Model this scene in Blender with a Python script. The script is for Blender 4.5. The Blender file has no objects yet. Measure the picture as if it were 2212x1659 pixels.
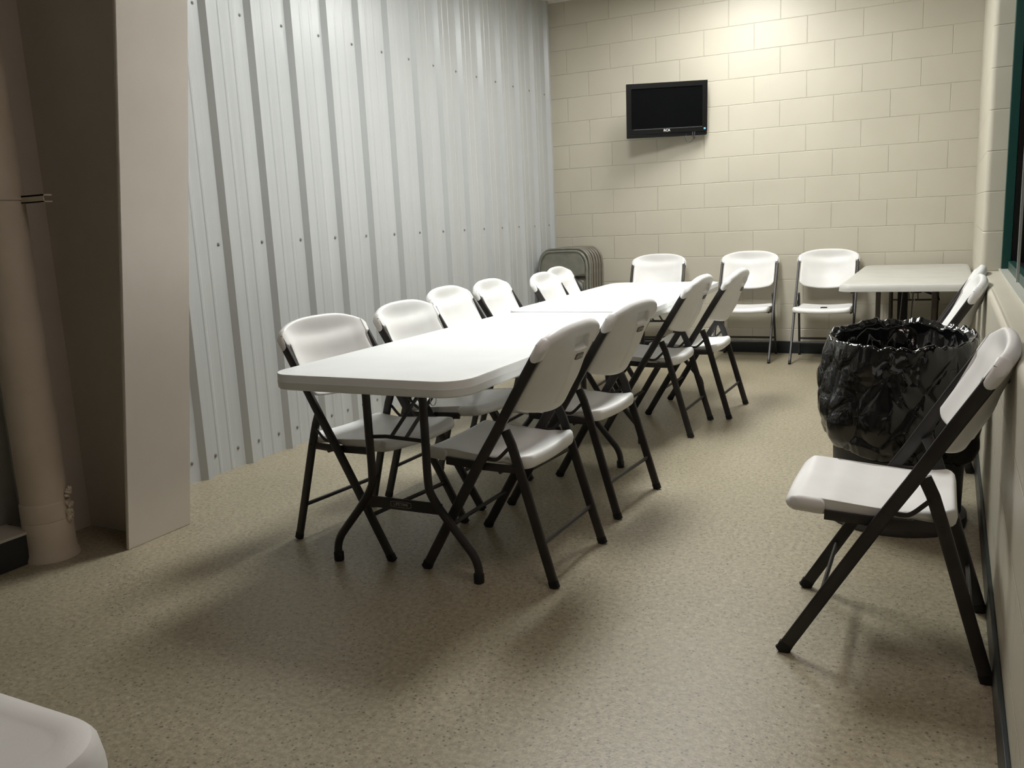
import bpy, bmesh, math, random
from mathutils import Vector, Matrix, noise
PI = math.pi
random.seed(7)
C = bpy.context.scene.collection
SC = bpy.context.scene

# ------------------------------------------------------------------ camera
F_PX, YAW, PITCH, ROLL = 1862.5, -0.4727, -0.18544, -0.04696
CAM = Vector((3.248, -7.3814, 1.180))
fw = Vector((math.sin(YAW)*math.cos(PITCH), math.cos(YAW)*math.cos(PITCH), math.sin(PITCH)))
rt = Vector((math.cos(YAW), -math.sin(YAW), 0.0)); up = rt.cross(fw)
rt2 = rt*math.cos(ROLL) + up*math.sin(ROLL); up2 = -rt*math.sin(ROLL) + up*math.cos(ROLL)
cd = bpy.data.cameras.new('camera'); cam = bpy.data.objects.new('camera', cd); C.objects.link(cam)
m = Matrix((rt2, up2, -fw)).transposed().to_4x4(); m.translation = CAM
cam.matrix_world = m
cd.sensor_width = 36.0; cd.lens = F_PX/2212*36.0; cd.clip_start = 0.02
SC.camera = cam

# ------------------------------------------------------------------ world, exposure
w = bpy.data.worlds.new('world'); SC.world = w; w.use_nodes = True
w.node_tree.nodes['Background'].inputs[0].default_value = (0.004, 0.005, 0.005, 1)
w.node_tree.nodes['Background'].inputs[1].default_value = 1.0
SC.view_settings.view_transform = 'Standard'; SC.view_settings.look = 'None'
SC.view_settings.gamma = 1.0; SC.view_settings.use_curve_mapping = False
SC.view_settings.exposure = 0.0

# ceiling troffers that light the room, the last an added fill: (x, y, strength, colour)
ROOM_LIGHTS = [
    (1.70, -1.12, 25.0, (1.0, 0.99, 0.97)),
    (1.62, -3.20, 46.0, (0.98, 1.0, 0.98)),
    (2.85, -5.75, 7.0, (1.0, 0.84, 0.78)),  # unseen pinkish fill, added to brighten the right-facing surfaces and near floor
]

# ------------------------------------------------------------------ materials
def new_mat(name, col, rough=0.5, metal=0.0, spec=0.5, coat=0.0):
    mt = bpy.data.materials.new(name); mt.use_nodes = True
    b = mt.node_tree.nodes['Principled BSDF']
    b.inputs['Base Color'].default_value = (*col, 1); b.inputs['Roughness'].default_value = rough
    b.inputs['Metallic'].default_value = metal; b.inputs['Specular IOR Level'].default_value = spec
    b.inputs['Coat Weight'].default_value = coat
    return mt
def N(mt, t, **kw):
    n = mt.node_tree.nodes.new(t)
    for k, v in kw.items(): setattr(n, k, v)
    return n
def L(mt, a, b): mt.node_tree.links.new(a, b)
def mottle(mt, scale, c1, c2, lo=0.35, hi=0.65, bump=0.0, bscale=None, bdist=0.002, detail=4):
    b = mt.node_tree.nodes['Principled BSDF']
    tc = N(mt, 'ShaderNodeTexCoord'); nz = N(mt, 'ShaderNodeTexNoise')
    nz.inputs['Scale'].default_value = scale; nz.inputs['Detail'].default_value = detail
    L(mt, tc.outputs['Object'], nz.inputs['Vector'])
    r = N(mt, 'ShaderNodeValToRGB'); r.color_ramp.elements[0].position = lo; r.color_ramp.elements[1].position = hi
    r.color_ramp.elements[0].color = (*c1, 1); r.color_ramp.elements[1].color = (*c2, 1)
    L(mt, nz.outputs['Fac'], r.inputs['Fac']); L(mt, r.outputs['Color'], b.inputs['Base Color'])
    if bump:
        n2 = N(mt, 'ShaderNodeTexNoise'); n2.inputs['Scale'].default_value = bscale or scale*8; n2.inputs['Detail'].default_value = 3
        L(mt, tc.outputs['Object'], n2.inputs['Vector'])
        bp = N(mt, 'ShaderNodeBump'); bp.inputs['Strength'].default_value = bump; bp.inputs['Distance'].default_value = bdist
        L(mt, n2.outputs['Fac'], bp.inputs['Height']); L(mt, bp.outputs['Normal'], b.inputs['Normal'])
    return mt

M = {}
M['plastic'] = mottle(new_mat('white_plastic', (.82,.82,.80), .42), 6, (.80,.79,.77), (.85,.845,.83), bump=.15, bscale=350, bdist=.0006)
M['tabletop'] = mottle(new_mat('table_plastic', (.80,.81,.80), .36), 5, (.83,.855,.85), (.87,.895,.89), bump=.12, bscale=300, bdist=.0005)
M['tabletop_grey'] = mottle(new_mat('table_plastic_grey', (.62,.62,.58), .5), 5, (.50,.49,.45), (.55,.54,.50), bump=.12, bscale=300, bdist=.0005)
M['tube'] = mottle(new_mat('charcoal_paint', (.032,.029,.028), .42), 9, (.020,.018,.018), (.036,.032,.031), bump=.15, bscale=600, bdist=.0004)
M['cap'] = new_mat('black_rubber', (.008,.008,.008), .6)
M['badge'] = new_mat('badge_dark', (.035,.032,.032), .35)
M['badge_text'] = new_mat('badge_silver', (.42,.42,.42), .35, .4)
M['blackpl'] = new_mat('black_plastic', (.006,.006,.006), .32, spec=.3)
M['screen'] = new_mat('tv_screen', (.004,.0045,.0045), .14, spec=.3)
M['logo'] = new_mat('logo_white', (.85,.85,.85), .4)
M['sticker'] = new_mat('sticker_blue', (.20,.50,.80), .4)
M['cable'] = new_mat('cable_black', (.01,.01,.01), .5)
M['brown'] = mottle(new_mat('tan_steel', (.17,.145,.105), .38), 14, (.145,.13,.10), (.19,.165,.13))
M['olive'] = mottle(new_mat('olive_steel', (.17,.165,.125), .38), 14, (.15,.15,.12), (.19,.185,.15))
M['column'] = mottle(new_mat('column_paint', (.62,.57,.50), .40), 3, (.60,.545,.475), (.64,.585,.515), bump=.25, bscale=40, bdist=.001)
M['pipe'] = mottle(new_mat('pipe_paint', (.52,.44,.34), .5), 4, (.55,.47,.37), (.63,.55,.45), bump=.3, bscale=60, bdist=.001)
M['base'] = new_mat('black_baseboard', (.008,.013,.014), .38)
M['ceil'] = mottle(new_mat('ceiling_tile', (.72,.70,.64), .9), 60, (.66,.64,.58), (.76,.74,.68), bump=.4, bscale=120, bdist=.002)
M['grid'] = new_mat('ceiling_grid', (.75,.73,.68), .5)
M['green'] = new_mat('green_frame', (.004,.045,.036), .35)
M['alu'] = new_mat('aluminium', (.55,.56,.55), .35, .7)
M['grey_lip'] = new_mat('grey_lip', (.12,.12,.12), .3)
M['ledge'] = new_mat('ledge_paint', (.50,.50,.44), .35)
M['can'] = mottle(new_mat('grey_can', (.050,.050,.052), .5), 12, (.045,.045,.047), (.06,.06,.062))
M['cream'] = new_mat('cream_plate', (.55,.50,.38), .4)
M['slot'] = new_mat('slot_dark', (.02,.02,.02), .6)
M['brownleg'] = new_mat('brown_leg', (.055,.042,.030), .45)
M['brush'] = new_mat('strip_pale', (.45,.42,.36), .5)
g = bpy.data.materials.new('window_glass'); g.use_nodes = True
gb = g.node_tree.nodes['Principled BSDF']; gb.inputs['Base Color'].default_value = (.55,.62,.60,1)
gb.inputs['Transmission Weight'].default_value = 1.0; gb.inputs['Roughness'].default_value = 0.0; gb.inputs['IOR'].default_value = 1.45
M['glass'] = g
M['dark'] = new_mat('dark_outside', (.012,.014,.014), .9)

# bag film
bag = new_mat('bag_film', (.006,.006,.0065), .10, spec=.7); M['bag'] = bag
b = bag.node_tree.nodes['Principled BSDF']; tc = N(bag,'ShaderNodeTexCoord')
mp = N(bag,'ShaderNodeMapping'); mp.inputs['Scale'].default_value = (1,1,.45); L(bag, tc.outputs['Object'], mp.inputs['Vector'])
n1 = N(bag,'ShaderNodeTexNoise'); n1.inputs['Scale'].default_value = 8; n1.inputs['Detail'].default_value = 2; n1.inputs['Distortion'].default_value = 1.2
L(bag, mp.outputs['Vector'], n1.inputs['Vector'])
bp = N(bag,'ShaderNodeBump'); bp.inputs['Strength'].default_value = .6; bp.inputs['Distance'].default_value = .012
L(bag, n1.outputs['Fac'], bp.inputs['Height'])
v1 = N(bag,'ShaderNodeTexVoronoi'); v1.feature = 'F1'; v1.inputs['Scale'].default_value = 13; v1.inputs['Randomness'].default_value = 1
nd = N(bag,'ShaderNodeMix'); nd.data_type = 'RGBA'; nd.blend_type = 'LINEAR_LIGHT'; nd.inputs['Factor'].default_value = .10
n5 = N(bag,'ShaderNodeTexNoise'); n5.inputs['Scale'].default_value = 6; L(bag, tc.outputs['Object'], n5.inputs['Vector'])
L(bag, mp.outputs['Vector'], nd.inputs[6]); L(bag, n5.outputs['Color'], nd.inputs[7]); L(bag, nd.outputs[2], v1.inputs['Vector'])
bp2 = N(bag,'ShaderNodeBump'); bp2.inputs['Strength'].default_value = .16; bp2.inputs['Distance'].default_value = .010
L(bag, v1.outputs['Distance'], bp2.inputs['Height']); L(bag, bp.outputs['Normal'], bp2.inputs['Normal'])
L(bag, bp2.outputs['Normal'], b.inputs['Normal'])

# metal siding: cool white
M['siding'] = new_mat('white_siding', (.66,.68,.67), .30, spec=.5)
mt = M['siding']; b = mt.node_tree.nodes['Principled BSDF']
tc = N(mt,'ShaderNodeTexCoord'); mp = N(mt,'ShaderNodeMapping'); mp.inputs['Scale'].default_value = (1,6,.12)
L(mt, tc.outputs['Object'], mp.inputs['Vector'])
nz = N(mt,'ShaderNodeTexNoise'); nz.inputs['Scale'].default_value = 2.2; nz.inputs['Detail'].default_value = 5
L(mt, mp.outputs['Vector'], nz.inputs['Vector'])
r = N(mt,'ShaderNodeValToRGB'); r.color_ramp.elements[0].position=.3; r.color_ramp.elements[1].position=.7
r.color_ramp.elements[0].color=(.40,.41,.405,1); r.color_ramp.elements[1].color=(.445,.455,.452,1)
L(mt, nz.outputs['Fac'], r.inputs['Fac']); L(mt, r.outputs['Color'], b.inputs['Base Color'])
n3 = N(mt,'ShaderNodeTexNoise'); n3.inputs['Scale'].default_value = 3.5; n3.inputs['Detail'].default_value = 2
L(mt, mp.outputs['Vector'], n3.inputs['Vector'])
bp = N(mt,'ShaderNodeBump'); bp.inputs['Strength'].default_value=.35; bp.inputs['Distance'].default_value=.004
L(mt, n3.outputs['Fac'], bp.inputs['Height']); L(mt, bp.outputs['Normal'], b.inputs['Normal'])
M['screw'] = new_mat('screw_grey', (.26,.25,.23), .4, .3)

# painted concrete block: real brick pattern in wall coordinates
def block_mat(name, axis, shift, c1, c2):
    mt = new_mat(name, c1, .42); b = mt.node_tree.nodes['Principled BSDF']
    tc = N(mt,'ShaderNodeTexCoord'); sx = N(mt,'ShaderNodeSeparateXYZ'); L(mt, tc.outputs['Object'], sx.inputs['Vector'])
    ad = N(mt,'ShaderNodeMath', operation='ADD'); ad.inputs[1].default_value = shift
    L(mt, sx.outputs[axis], ad.inputs[0])
    cb = N(mt,'ShaderNodeCombineXYZ'); L(mt, ad.outputs[0], cb.inputs['X']); L(mt, sx.outputs['Z'], cb.inputs['Y'])
    br = N(mt,'ShaderNodeTexBrick'); br.offset = .5; br.offset_frequency = 2; br.squash = 1.0
    br.inputs['Scale'].default_value = 1.0; br.inputs['Brick Width'].default_value = .4064; br.inputs['Row Height'].default_value = .2032
    br.inputs['Mortar Size'].default_value = .0042; br.inputs['Mortar Smooth'].default_value = .8; br.inputs['Bias'].default_value = 0
    L(mt, cb.outputs[0], br.inputs['Vector'])
    inv = N(mt,'ShaderNodeMath', operation='SUBTRACT'); inv.inputs[0].default_value = 1.0; L(mt, br.outputs['Fac'], inv.inputs[1])
    nz = N(mt,'ShaderNodeTexNoise'); nz.inputs['Scale'].default_value = 55; nz.inputs['Detail'].default_value = 5
    L(mt, tc.outputs['Object'], nz.inputs['Vector'])
    mu = N(mt,'ShaderNodeMath', operation='MULTIPLY_ADD'); mu.inputs[1].default_value = .10
    L(mt, nz.outputs['Fac'], mu.inputs[0]); L(mt, inv.outputs[0], mu.inputs[2])
    bp = N(mt,'ShaderNodeBump'); bp.inputs['Strength'].default_value = .75; bp.inputs['Distance'].default_value = .004
    L(mt, mu.outputs[0], bp.inputs['Height']); L(mt, bp.outputs['Normal'], b.inputs['Normal'])
    n2 = N(mt,'ShaderNodeTexNoise'); n2.inputs['Scale'].default_value = 1.6; n2.inputs['Detail'].default_value = 3
    L(mt, tc.outputs['Object'], n2.inputs['Vector'])
    r = N(mt,'ShaderNodeValToRGB'); r.color_ramp.elements[0].position=.35; r.color_ramp.elements[1].position=.65
    r.color_ramp.elements[0].color=(*c1,1); r.color_ramp.elements[1].color=(*c2,1)
    L(mt, n2.outputs['Fac'], r.inputs['Fac']); L(mt, r.outputs['Color'], b.inputs['Base Color'])
    return mt
M['block_x'] = block_mat('painted_block_back', 'X', .0464, (.50,.465,.375), (.54,.505,.41))
M['block_y'] = block_mat('painted_block_side', 'Y', .2032, (.50,.465,.375), (.54,.505,.41))

# floor: beige speckled poured surface
mt = new_mat('speckled_floor', (.30,.27,.19), .38, spec=.35); M['floor'] = mt
b = mt.node_tree.nodes['Principled BSDF']; tc = N(mt,'ShaderNodeTexCoord')
def nzn(sc, det=2, ro=.5, dist=0):
    n = N(mt,'ShaderNodeTexNoise'); n.inputs['Scale'].default_value = sc; n.inputs['Detail'].default_value = det
    n.inputs['Roughness'].default_value = ro; n.inputs['Distortion'].default_value = dist
    L(mt, tc.outputs['Object'], n.inputs['Vector']); return n
def ramp(src, p0, c0, p1, c1):
    r = N(mt,'ShaderNodeValToRGB'); r.color_ramp.elements[0].position=p0; r.color_ramp.elements[1].position=p1
    r.color_ramp.elements[0].color=(*c0,1); r.color_ramp.elements[1].color=(*c1,1); L(mt, src, r.inputs['Fac']); return r
def mix(fac, a, bcol, mode='MIX'):
    x = N(mt,'ShaderNodeMix'); x.data_type='RGBA'; x.blend_type = mode
    if isinstance(fac, float): x.inputs['Factor'].default_value = fac
    else: L(mt, fac, x.inputs['Factor'])
    for s, i in ((a, 6), (bcol, 7)):
        if isinstance(s, tuple): x.inputs[i].default_value = (*s, 1)
        else: L(mt, s, x.inputs[i])
    return x.outputs[2]
big = ramp(nzn(1.1, 3).outputs['Fac'], .35, (.335,.298,.212), .65, (.385,.340,.246))
med = ramp(nzn(62, 4, .64).outputs['Fac'], .35, (.74,.735,.715), .63, (1.12,1.11,1.10))
c = mix(1.0, big.outputs['Color'], med.outputs['Color'], 'MULTIPLY')
fin = ramp(nzn(260, 3, .7).outputs['Fac'], .36, (.80,.79,.77), .62, (1.08,1.08,1.08))
c = mix(1.0, c, fin.outputs['Color'], 'MULTIPLY')
vo = N(mt,'ShaderNodeTexVoronoi'); vo.inputs['Scale'].default_value = 78; vo.inputs['Randomness'].default_value = 1.0
L(mt, tc.outputs['Object'], vo.inputs['Vector'])
d1 = ramp(vo.outputs['Distance'], .16, (1,1,1), .34, (0,0,0))
cs = ramp(vo.outputs['Color'], .40, (0,0,0), .70, (1,1,1))
mm = N(mt,'ShaderNodeMath', operation='MULTIPLY'); L(mt, d1.outputs['Color'], mm.inputs[0]); L(mt, cs.outputs['Color'], mm.inputs[1])
m2 = N(mt,'ShaderNodeMath', operation='MULTIPLY'); L(mt, mm.outputs[0], m2.inputs[0]); m2.inputs[1].default_value = .72
c = mix(m2.outputs[0], c, (.045,.042,.030))
vo2 = N(mt,'ShaderNodeTexVoronoi'); vo2.inputs['Scale'].default_value = 24; L(mt, tc.outputs['Object'], vo2.inputs['Vector'])
d2 = ramp(vo2.outputs['Distance'], .10, (1,1,1), .22, (0,0,0)); cs2 = ramp(vo2.outputs['Color'], .72, (0,0,0), .78, (1,1,1))
m3 = N(mt,'ShaderNodeMath', operation='MULTIPLY'); L(mt, d2.outputs['Color'], m3.inputs[0]); L(mt, cs2.outputs['Color'], m3.inputs[1])
m4 = N(mt,'ShaderNodeMath', operation='MULTIPLY'); L(mt, m3.outputs[0], m4.inputs[0]); m4.inputs[1].default_value = .5
c = mix(m4.outputs[0], c, (.50,.46,.36))
L(mt, c, b.inputs['Base Color'])
bp = N(mt,'ShaderNodeBump'); bp.inputs['Strength'].default_value=.35; bp.inputs['Distance'].default_value=.0015
L(mt, nzn(140, 3).outputs['Fac'], bp.inputs['Height']); L(mt, bp.outputs['Normal'], b.inputs['Normal'])

# ------------------------------------------------------------------ helpers
def obj(name, bm, mats, parent=None, smooth=True, angle=40):
    me = bpy.data.meshes.new(name)
    bmesh.ops.recalc_face_normals(bm, faces=bm.faces)
    bm.to_mesh(me); bm.free()
    if not isinstance(mats, (list, tuple)): mats = [mats]
    for x in mats: me.materials.append(x)
    o = bpy.data.objects.new(name, me); C.objects.link(o)
    if parent: o.parent = parent
    if smooth:
        for p in me.polygons: p.use_smooth = True
        try: me.set_sharp_from_angle(angle=math.radians(angle))
        except Exception: pass
    return o
def tag(o, label=None, cat=None, group=None, kind=None):
    if label: o['label'] = label
    if cat: o['category'] = cat
    if group: o['group'] = group
    if kind: o['kind'] = kind
    return o
def thing(name, label, cat, loc=(0,0,0), rz=0, group=None):
    o = bpy.data.objects.new(name, None); C.objects.link(o)
    o.location = loc; o.rotation_euler = (0,0,rz); o.empty_display_size = .1
    return tag(o, label, cat, group)
def copy_tree(root, loc, rot, label, group=None):
    r = root.copy(); C.objects.link(r); r.location = loc; r.rotation_euler = rot
    r['label'] = label
    if group: r['group'] = group
    for ch in list(root.children):
        c_ = ch.copy(); C.objects.link(c_); c_.parent = r
        for gch in list(ch.children):
            d_ = gch.copy(); C.objects.link(d_); d_.parent = c_
    return r
def BM(): return bmesh.new()
def box(bm, x0,x1,y0,y1,z0,z1, mi=0, bevel=0):
    mtx = Matrix.Translation(((x0+x1)/2,(y0+y1)/2,(z0+z1)/2)) @ Matrix.Diagonal((x1-x0,y1-y0,z1-z0,1))
    r_ = bmesh.ops.create_cube(bm, size=1, matrix=mtx)
    fs = {f for v in r_['verts'] for f in v.link_faces}
    if bevel:
        es = list({e for v in r_['verts'] for e in v.link_edges})
        q_ = bmesh.ops.bevel(bm, geom=es, offset=bevel, segments=3, affect='EDGES', profile=.5)
        fs = set(q_['faces']) | {f for f in fs if f.is_valid}
    for f in fs: f.material_index = mi
def catmull(pts, n=6):
    pts = [Vector(p) for p in pts]; out = []
    P = [pts[0]*2-pts[1]] + pts + [pts[-1]*2-pts[-2]]
    for i in range(1, len(P)-2):
        for k in range(n):
            t = k/n; a,b_,c_,d_ = P[i-1],P[i],P[i+1],P[i+2]
            out.append(.5*((2*b_)+(c_-a)*t+(2*a-5*b_+4*c_-d_)*t*t+(3*b_-a-3*c_+d_)*t**3))
    out.append(pts[-1]); return out
def sweep(bm, path, ra, rb, lat=None, seg=14, mi=0, sq=2.0):
    """tube along path; ra = half size along 'lat' axis, rb = half size across"""
    path = [Vector(p) for p in path]; rings = []; prev = None
    for i, p in enumerate(path):
        t = (path[min(i+1,len(path)-1)] - path[max(i-1,0)]).normalized()
        if lat is not None: a = Vector(lat)
        elif prev is None: a = Vector((0,0,1)) if abs(t.z) < .9 else Vector((1,0,0))
        else: a = prev
        a = (a - t*a.dot(t)).normalized(); prev = a; b_ = t.cross(a)
        ring = []
        for k in range(seg):
            th = 2*PI*k/seg; cx, sx_ = math.cos(th), math.sin(th)
            cx = math.copysign(abs(cx)**(2/sq), cx); sx_ = math.copysign(abs(sx_)**(2/sq), sx_)
            ring.append(bm.verts.new(p + a*ra*cx + b_*rb*sx_))
        rings.append(ring)
    for i in range(len(rings)-1):
        for k in range(seg):
            f = bm.faces.new((rings[i][k], rings[i][(k+1)%seg], rings[i+1][(k+1)%seg], rings[i+1][k])); f.material_index = mi
    for rg in (rings[0], rings[-1]):
        f = bm.faces.new(rg); f.material_index = mi
def lathe(bm, prof, seg=48, cx=0, cy=0, mi=0, cap0=True, cap1=True):
    rings = []
    for r_, z in prof:
        rings.append([bm.verts.new((cx+r_*math.cos(2*PI*k/seg), cy+r_*math.sin(2*PI*k/seg), z)) for k in range(seg)])
    for i in range(len(rings)-1):
        for k in range(seg):
            f = bm.faces.new((rings[i][k], rings[i][(k+1)%seg], rings[i+1][(k+1)%seg], rings[i+1][k])); f.material_index = mi
    if cap0: bm.faces.new(rings[0]).material_index = mi
    if cap1: bm.faces.new(rings[-1]).material_index = mi
def rrect(hx, hy, r, n=8):
    o = []
    for cx, cy, a0 in ((hx-r,hy-r,0),(-hx+r,hy-r,PI/2),(-hx+r,-hy+r,PI),(hx-r,-hy+r,1.5*PI)):
        for k in range(n+1):
            a = a0 + PI/2*k/n; o.append((cx, cy, math.cos(a), math.sin(a), r))
    return o
def slab(bm, hx, hy, r, prof, mi=0, cap_top=True, cap_bot=True):
    """prof: list of (inset, z) rings of a rounded rectangle"""
    rings = []; base = rrect(hx, hy, r)
    for ins, z in prof:
        rings.append([bm.verts.new((cx + ca*(r-ins), cy + sa*(r-ins), z)) for cx, cy, ca, sa, _ in base])
    n = len(base)
    for i in range(len(rings)-1):
        for k in range(n):
            bm.faces.new((rings[i][k], rings[i][(k+1)%n], rings[i+1][(k+1)%n], rings[i+1][k])).material_index = mi
    if cap_bot: bm.faces.new(rings[0]).material_index = mi
    if cap_top: bm.faces.new(rings[-1]).material_index = mi
def pillow(bm, xs, ylo, yhi, place, thick, rr, nv=44, front=None, back=None, mi=0, edge=None):
    """closed sheet: columns xs, each running ylo(x)..yhi(x); place(x, s, n) -> point; thick(x,s)=half thickness; rr edge rounding"""
    def cl(t): return .5-.5*math.cos(PI*t)
    F, B = [], []
    for x in xs:
        a, b_ = ylo(x), yhi(x); cf, cb = [], []
        for j in range(nv+1):
            t = cl(j/nv)*.6 + (j/nv)*.4; s = a + (b_-a)*t
            xe = min(abs(x-xs[0]), abs(xs[-1]-x))
            e = min(s-a, b_-s, xe)
            if edge: e = min(e, edge(x, s))
            q_ = max(0.0, min(1.0, e/rr)); h = thick(x, s)*math.sqrt(max(0, 1-(1-q_)**2))
            nf = -h + (front(x, s) if front else 0)*min(1, q_); nb = h + (back(x, s) if back else 0)*min(1, q_)
            cf.append(bm.verts.new(place(x, s, nf)))
            cb.append(cf[-1] if (j in (0, nv) or x in (xs[0], xs[-1])) else bm.verts.new(place(x, s, nb)))
        F.append(cf); B.append(cb)
    for G in (F, B):
        for i in range(len(xs)-1):
            for j in range(nv):
                vs = [G[i][j], G[i+1][j], G[i+1][j+1], G[i][j+1]]
                u_ = []
                for v in vs:
                    if v not in u_: u_.append(v)
                if len(u_) >= 3:
                    try: bm.faces.new(u_).material_index = mi
                    except ValueError: pass
    bmesh.ops.remove_doubles(bm, verts=bm.verts, dist=1e-5)
def text_bm(body, size, extrude=0.0004):
    cu = bpy.data.curves.new('txt', 'FONT'); cu.body = body; cu.size = size; cu.align_x = 'CENTER'; cu.align_y = 'CENTER'
    cu.extrude = extrude; cu.offset = size*.012
    to = bpy.data.objects.new('txt', cu); C.objects.link(to)
    bpy.context.view_layer.update()
    me = bpy.data.meshes.new_from_object(to.evaluated_get(bpy.context.evaluated_depsgraph_get()))
    bm = BM(); bm.from_mesh(me)
    bpy.data.objects.remove(to); bpy.data.curves.remove(cu); bpy.data.meshes.remove(me)
    return bm
def add_bm(dst, src, mtx, mi):
    src.transform(mtx)
    vm = {v: dst.verts.new(v.co) for v in src.verts}
    for f in src.faces:
        try: dst.faces.new([vm[v] for v in f.verts]).material_index = mi
        except ValueError: pass
    src.free()
def interp(tab, t):
    if t <= tab[0][0]: return tab[0][1]
    for (a, va), (b_, vb) in zip(tab, tab[1:]):
        if t <= b_:
            u_ = (t-a)/(b_-a); u_ = u_*u_*(3-2*u_); return va + (vb-va)*u_
    return tab[-1][1]

# ------------------------------------------------------------------ room
W, H, YF = 3.396, 3.05, -9.6
bm = BM(); box(bm, -.1, 3.6, YF, .1, -.08, 0)
tag(obj('floor', bm, M['floor'], smooth=False), kind='structure')
# ceiling: lay-in tiles with a grid
bm = BM()
box(bm, -.1, 3.6, YF, .1, H, H+.05)
y = 0.0
while y > YF:
    box(bm, 0, W+.1, y-.012, y+.012, H-.006, H+.001, 1); y -= .61
for k in range(6): box(bm, .42+.61*k-.012, .42+.61*k+.012, YF, 0, H-.006, H+.001, 1)
tag(obj('ceiling', bm, [M['ceil'], M['grid']], smooth=False), kind='structure')
bm = BM(); box(bm, -.1, W+.2, 0, .2, 0, H)
wb = tag(obj('wall_back', bm, M['block_x'], smooth=False), kind='structure')
bm = BM(); box(bm, -.1, 3.6, YF-.1, YF, 0, H)
tag(obj('wall_front', bm, M['block_x'], smooth=False), kind='structure')

# left wall: ribbed metal siding with screws
RIB, Y0 = .3084, -4.128
k0 = -int((Y0-YF)/RIB)-1
prof = []           # (x, y)
y = Y0 + RIB*k0
k = k0
while y < 0.02:
    prof += [(0, y), (.030, y+.022), (.030, y+.050), (0, y+.066)]
    for c_ in (.135, .215):
        prof += [(0, y+c_-.012), (.0026, y+c_-.006), (.0026, y+c_+.006), (0, y+c_+.012)]
    y += RIB; k += 1
prof = [(x, min(max(yy, YF), 0.0)) for x, yy in prof]
prof = [(0, YF)] + [p for p in prof if p[1] > YF and p[1] < 0] + [(0, 0)]
bm = BM()
lo = [bm.verts.new((x, yy, 0)) for x, yy in prof]; hi = [bm.verts.new((x, yy, H)) for x, yy in prof]
for i in range(len(prof)-1): bm.faces.new((lo[i], lo[i+1], hi[i+1], hi[i])).material_index = 0
b0 = [bm.verts.new((-.06, yy, z)) for yy, z in ((YF,0),(0,0),(0,H),(YF,H))]
bm.faces.new(b0); bm.faces.new((lo[0], hi[0], b0[3], b0[0])); bm.faces.new((lo[-1], b0[1], b0[2], hi[-1]))
bm.faces.new(lo + [b0[1], b0[0]]); bm.faces.new(hi[::-1] + [b0[3], b0[2]])
def screw(x, y, z, r=.0065):
    mt_ = Matrix.Translation((x, y, z)) @ Matrix.Rotation(PI/2, 4, 'Y')
    for rr_, dd, off in ((r*1.45, .002, .001), (r*.8, .007, .004)):
        rs = bmesh.ops.create_cone(bm, cap_ends=True, segments=6 if off > .003 else 12, radius1=rr_, radius2=rr_*.92, depth=dd,
                                   matrix=Matrix.Translation((off, 0, 0)) @ mt_)
        for f in {f for v in rs['verts'] for f in v.link_faces}: f.material_index = 1
kk = k0
while Y0 + RIB*kk < -.05:
    yy = Y0 + RIB*kk
    for zz in (1.138, 2.267):
        if yy-.03 > YF: screw(0, yy-.030, zz)
    if yy-.05 > YF:
        screw(0, yy-.045, .10); screw(0, yy+.108, .10)
    kk += 1
tag(obj('wall_left', bm, [M['siding'], M['screw']], smooth=False), kind='structure')

# right wall with window recess and bullnose corners
JY, SZ, HZ, XO, RB = -2.20, .8128, 2.4384, 3.60, .026
bm = BM()
YN = -9.0
# pier between the back wall and the window, bullnosed at its near corner
pl = [(W, 0)] + [(W+RB-RB*math.cos(a), JY+RB-RB*math.sin(a)) for a in [PI/2*k/6 for k in range(7)]] + [(XO, JY), (XO, 0)]
def prism(bm, pts, z0, z1, mi=0):
    a = [bm.verts.new((x, y_, z0)) for x, y_ in pts]; c_ = [bm.verts.new((x, y_, z1)) for x, y_ in pts]; n = len(pts)
    for i in range(n): bm.faces.new((a[i], a[(i+1)%n], c_[(i+1)%n], c_[i])).material_index = mi
    bm.faces.new(a).material_index = mi; bm.faces.new(c_).material_index = mi
prism(bm, pl, 0, H)
# low wall under the sill with bullnosed top edge
def yprism(bm, pts, y0, y1, mi=0):
    a = [bm.verts.new((x, y0, z)) for x, z in pts]; c_ = [bm.verts.new((x, y1, z)) for x, z in pts]; n = len(pts)
    for i in range(n): bm.faces.new((a[i], a[(i+1)%n], c_[(i+1)%n], c_[i])).material_index = mi
    bm.faces.new(a).material_index = mi; bm.faces.new(c_).material_index = mi
yprism(bm, [(W, 0)] + [(W+RB-RB*math.cos(a), SZ-RB+RB*math.sin(a)) for a in [PI/2*k/6 for k in range(7)]] + [(XO, SZ), (XO, 0)], YN, JY)
box(bm, W, XO, YN, JY, HZ, H)
box(bm, W, XO, YF, YN, 0, H)
tag(obj('wall_right', bm, M['block_y'], smooth=True, angle=30), kind='structure')
for nm, a in (('baseboard_back', (.035, W, -.012, 0)), ('baseboard_right', (W-.012, W, YF, -.012))):
    bm = BM(); box(bm, *a, 0, .1016, bevel=.003)
    tag(obj(nm, bm, M['base'], smooth=False), kind='structure')
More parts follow.
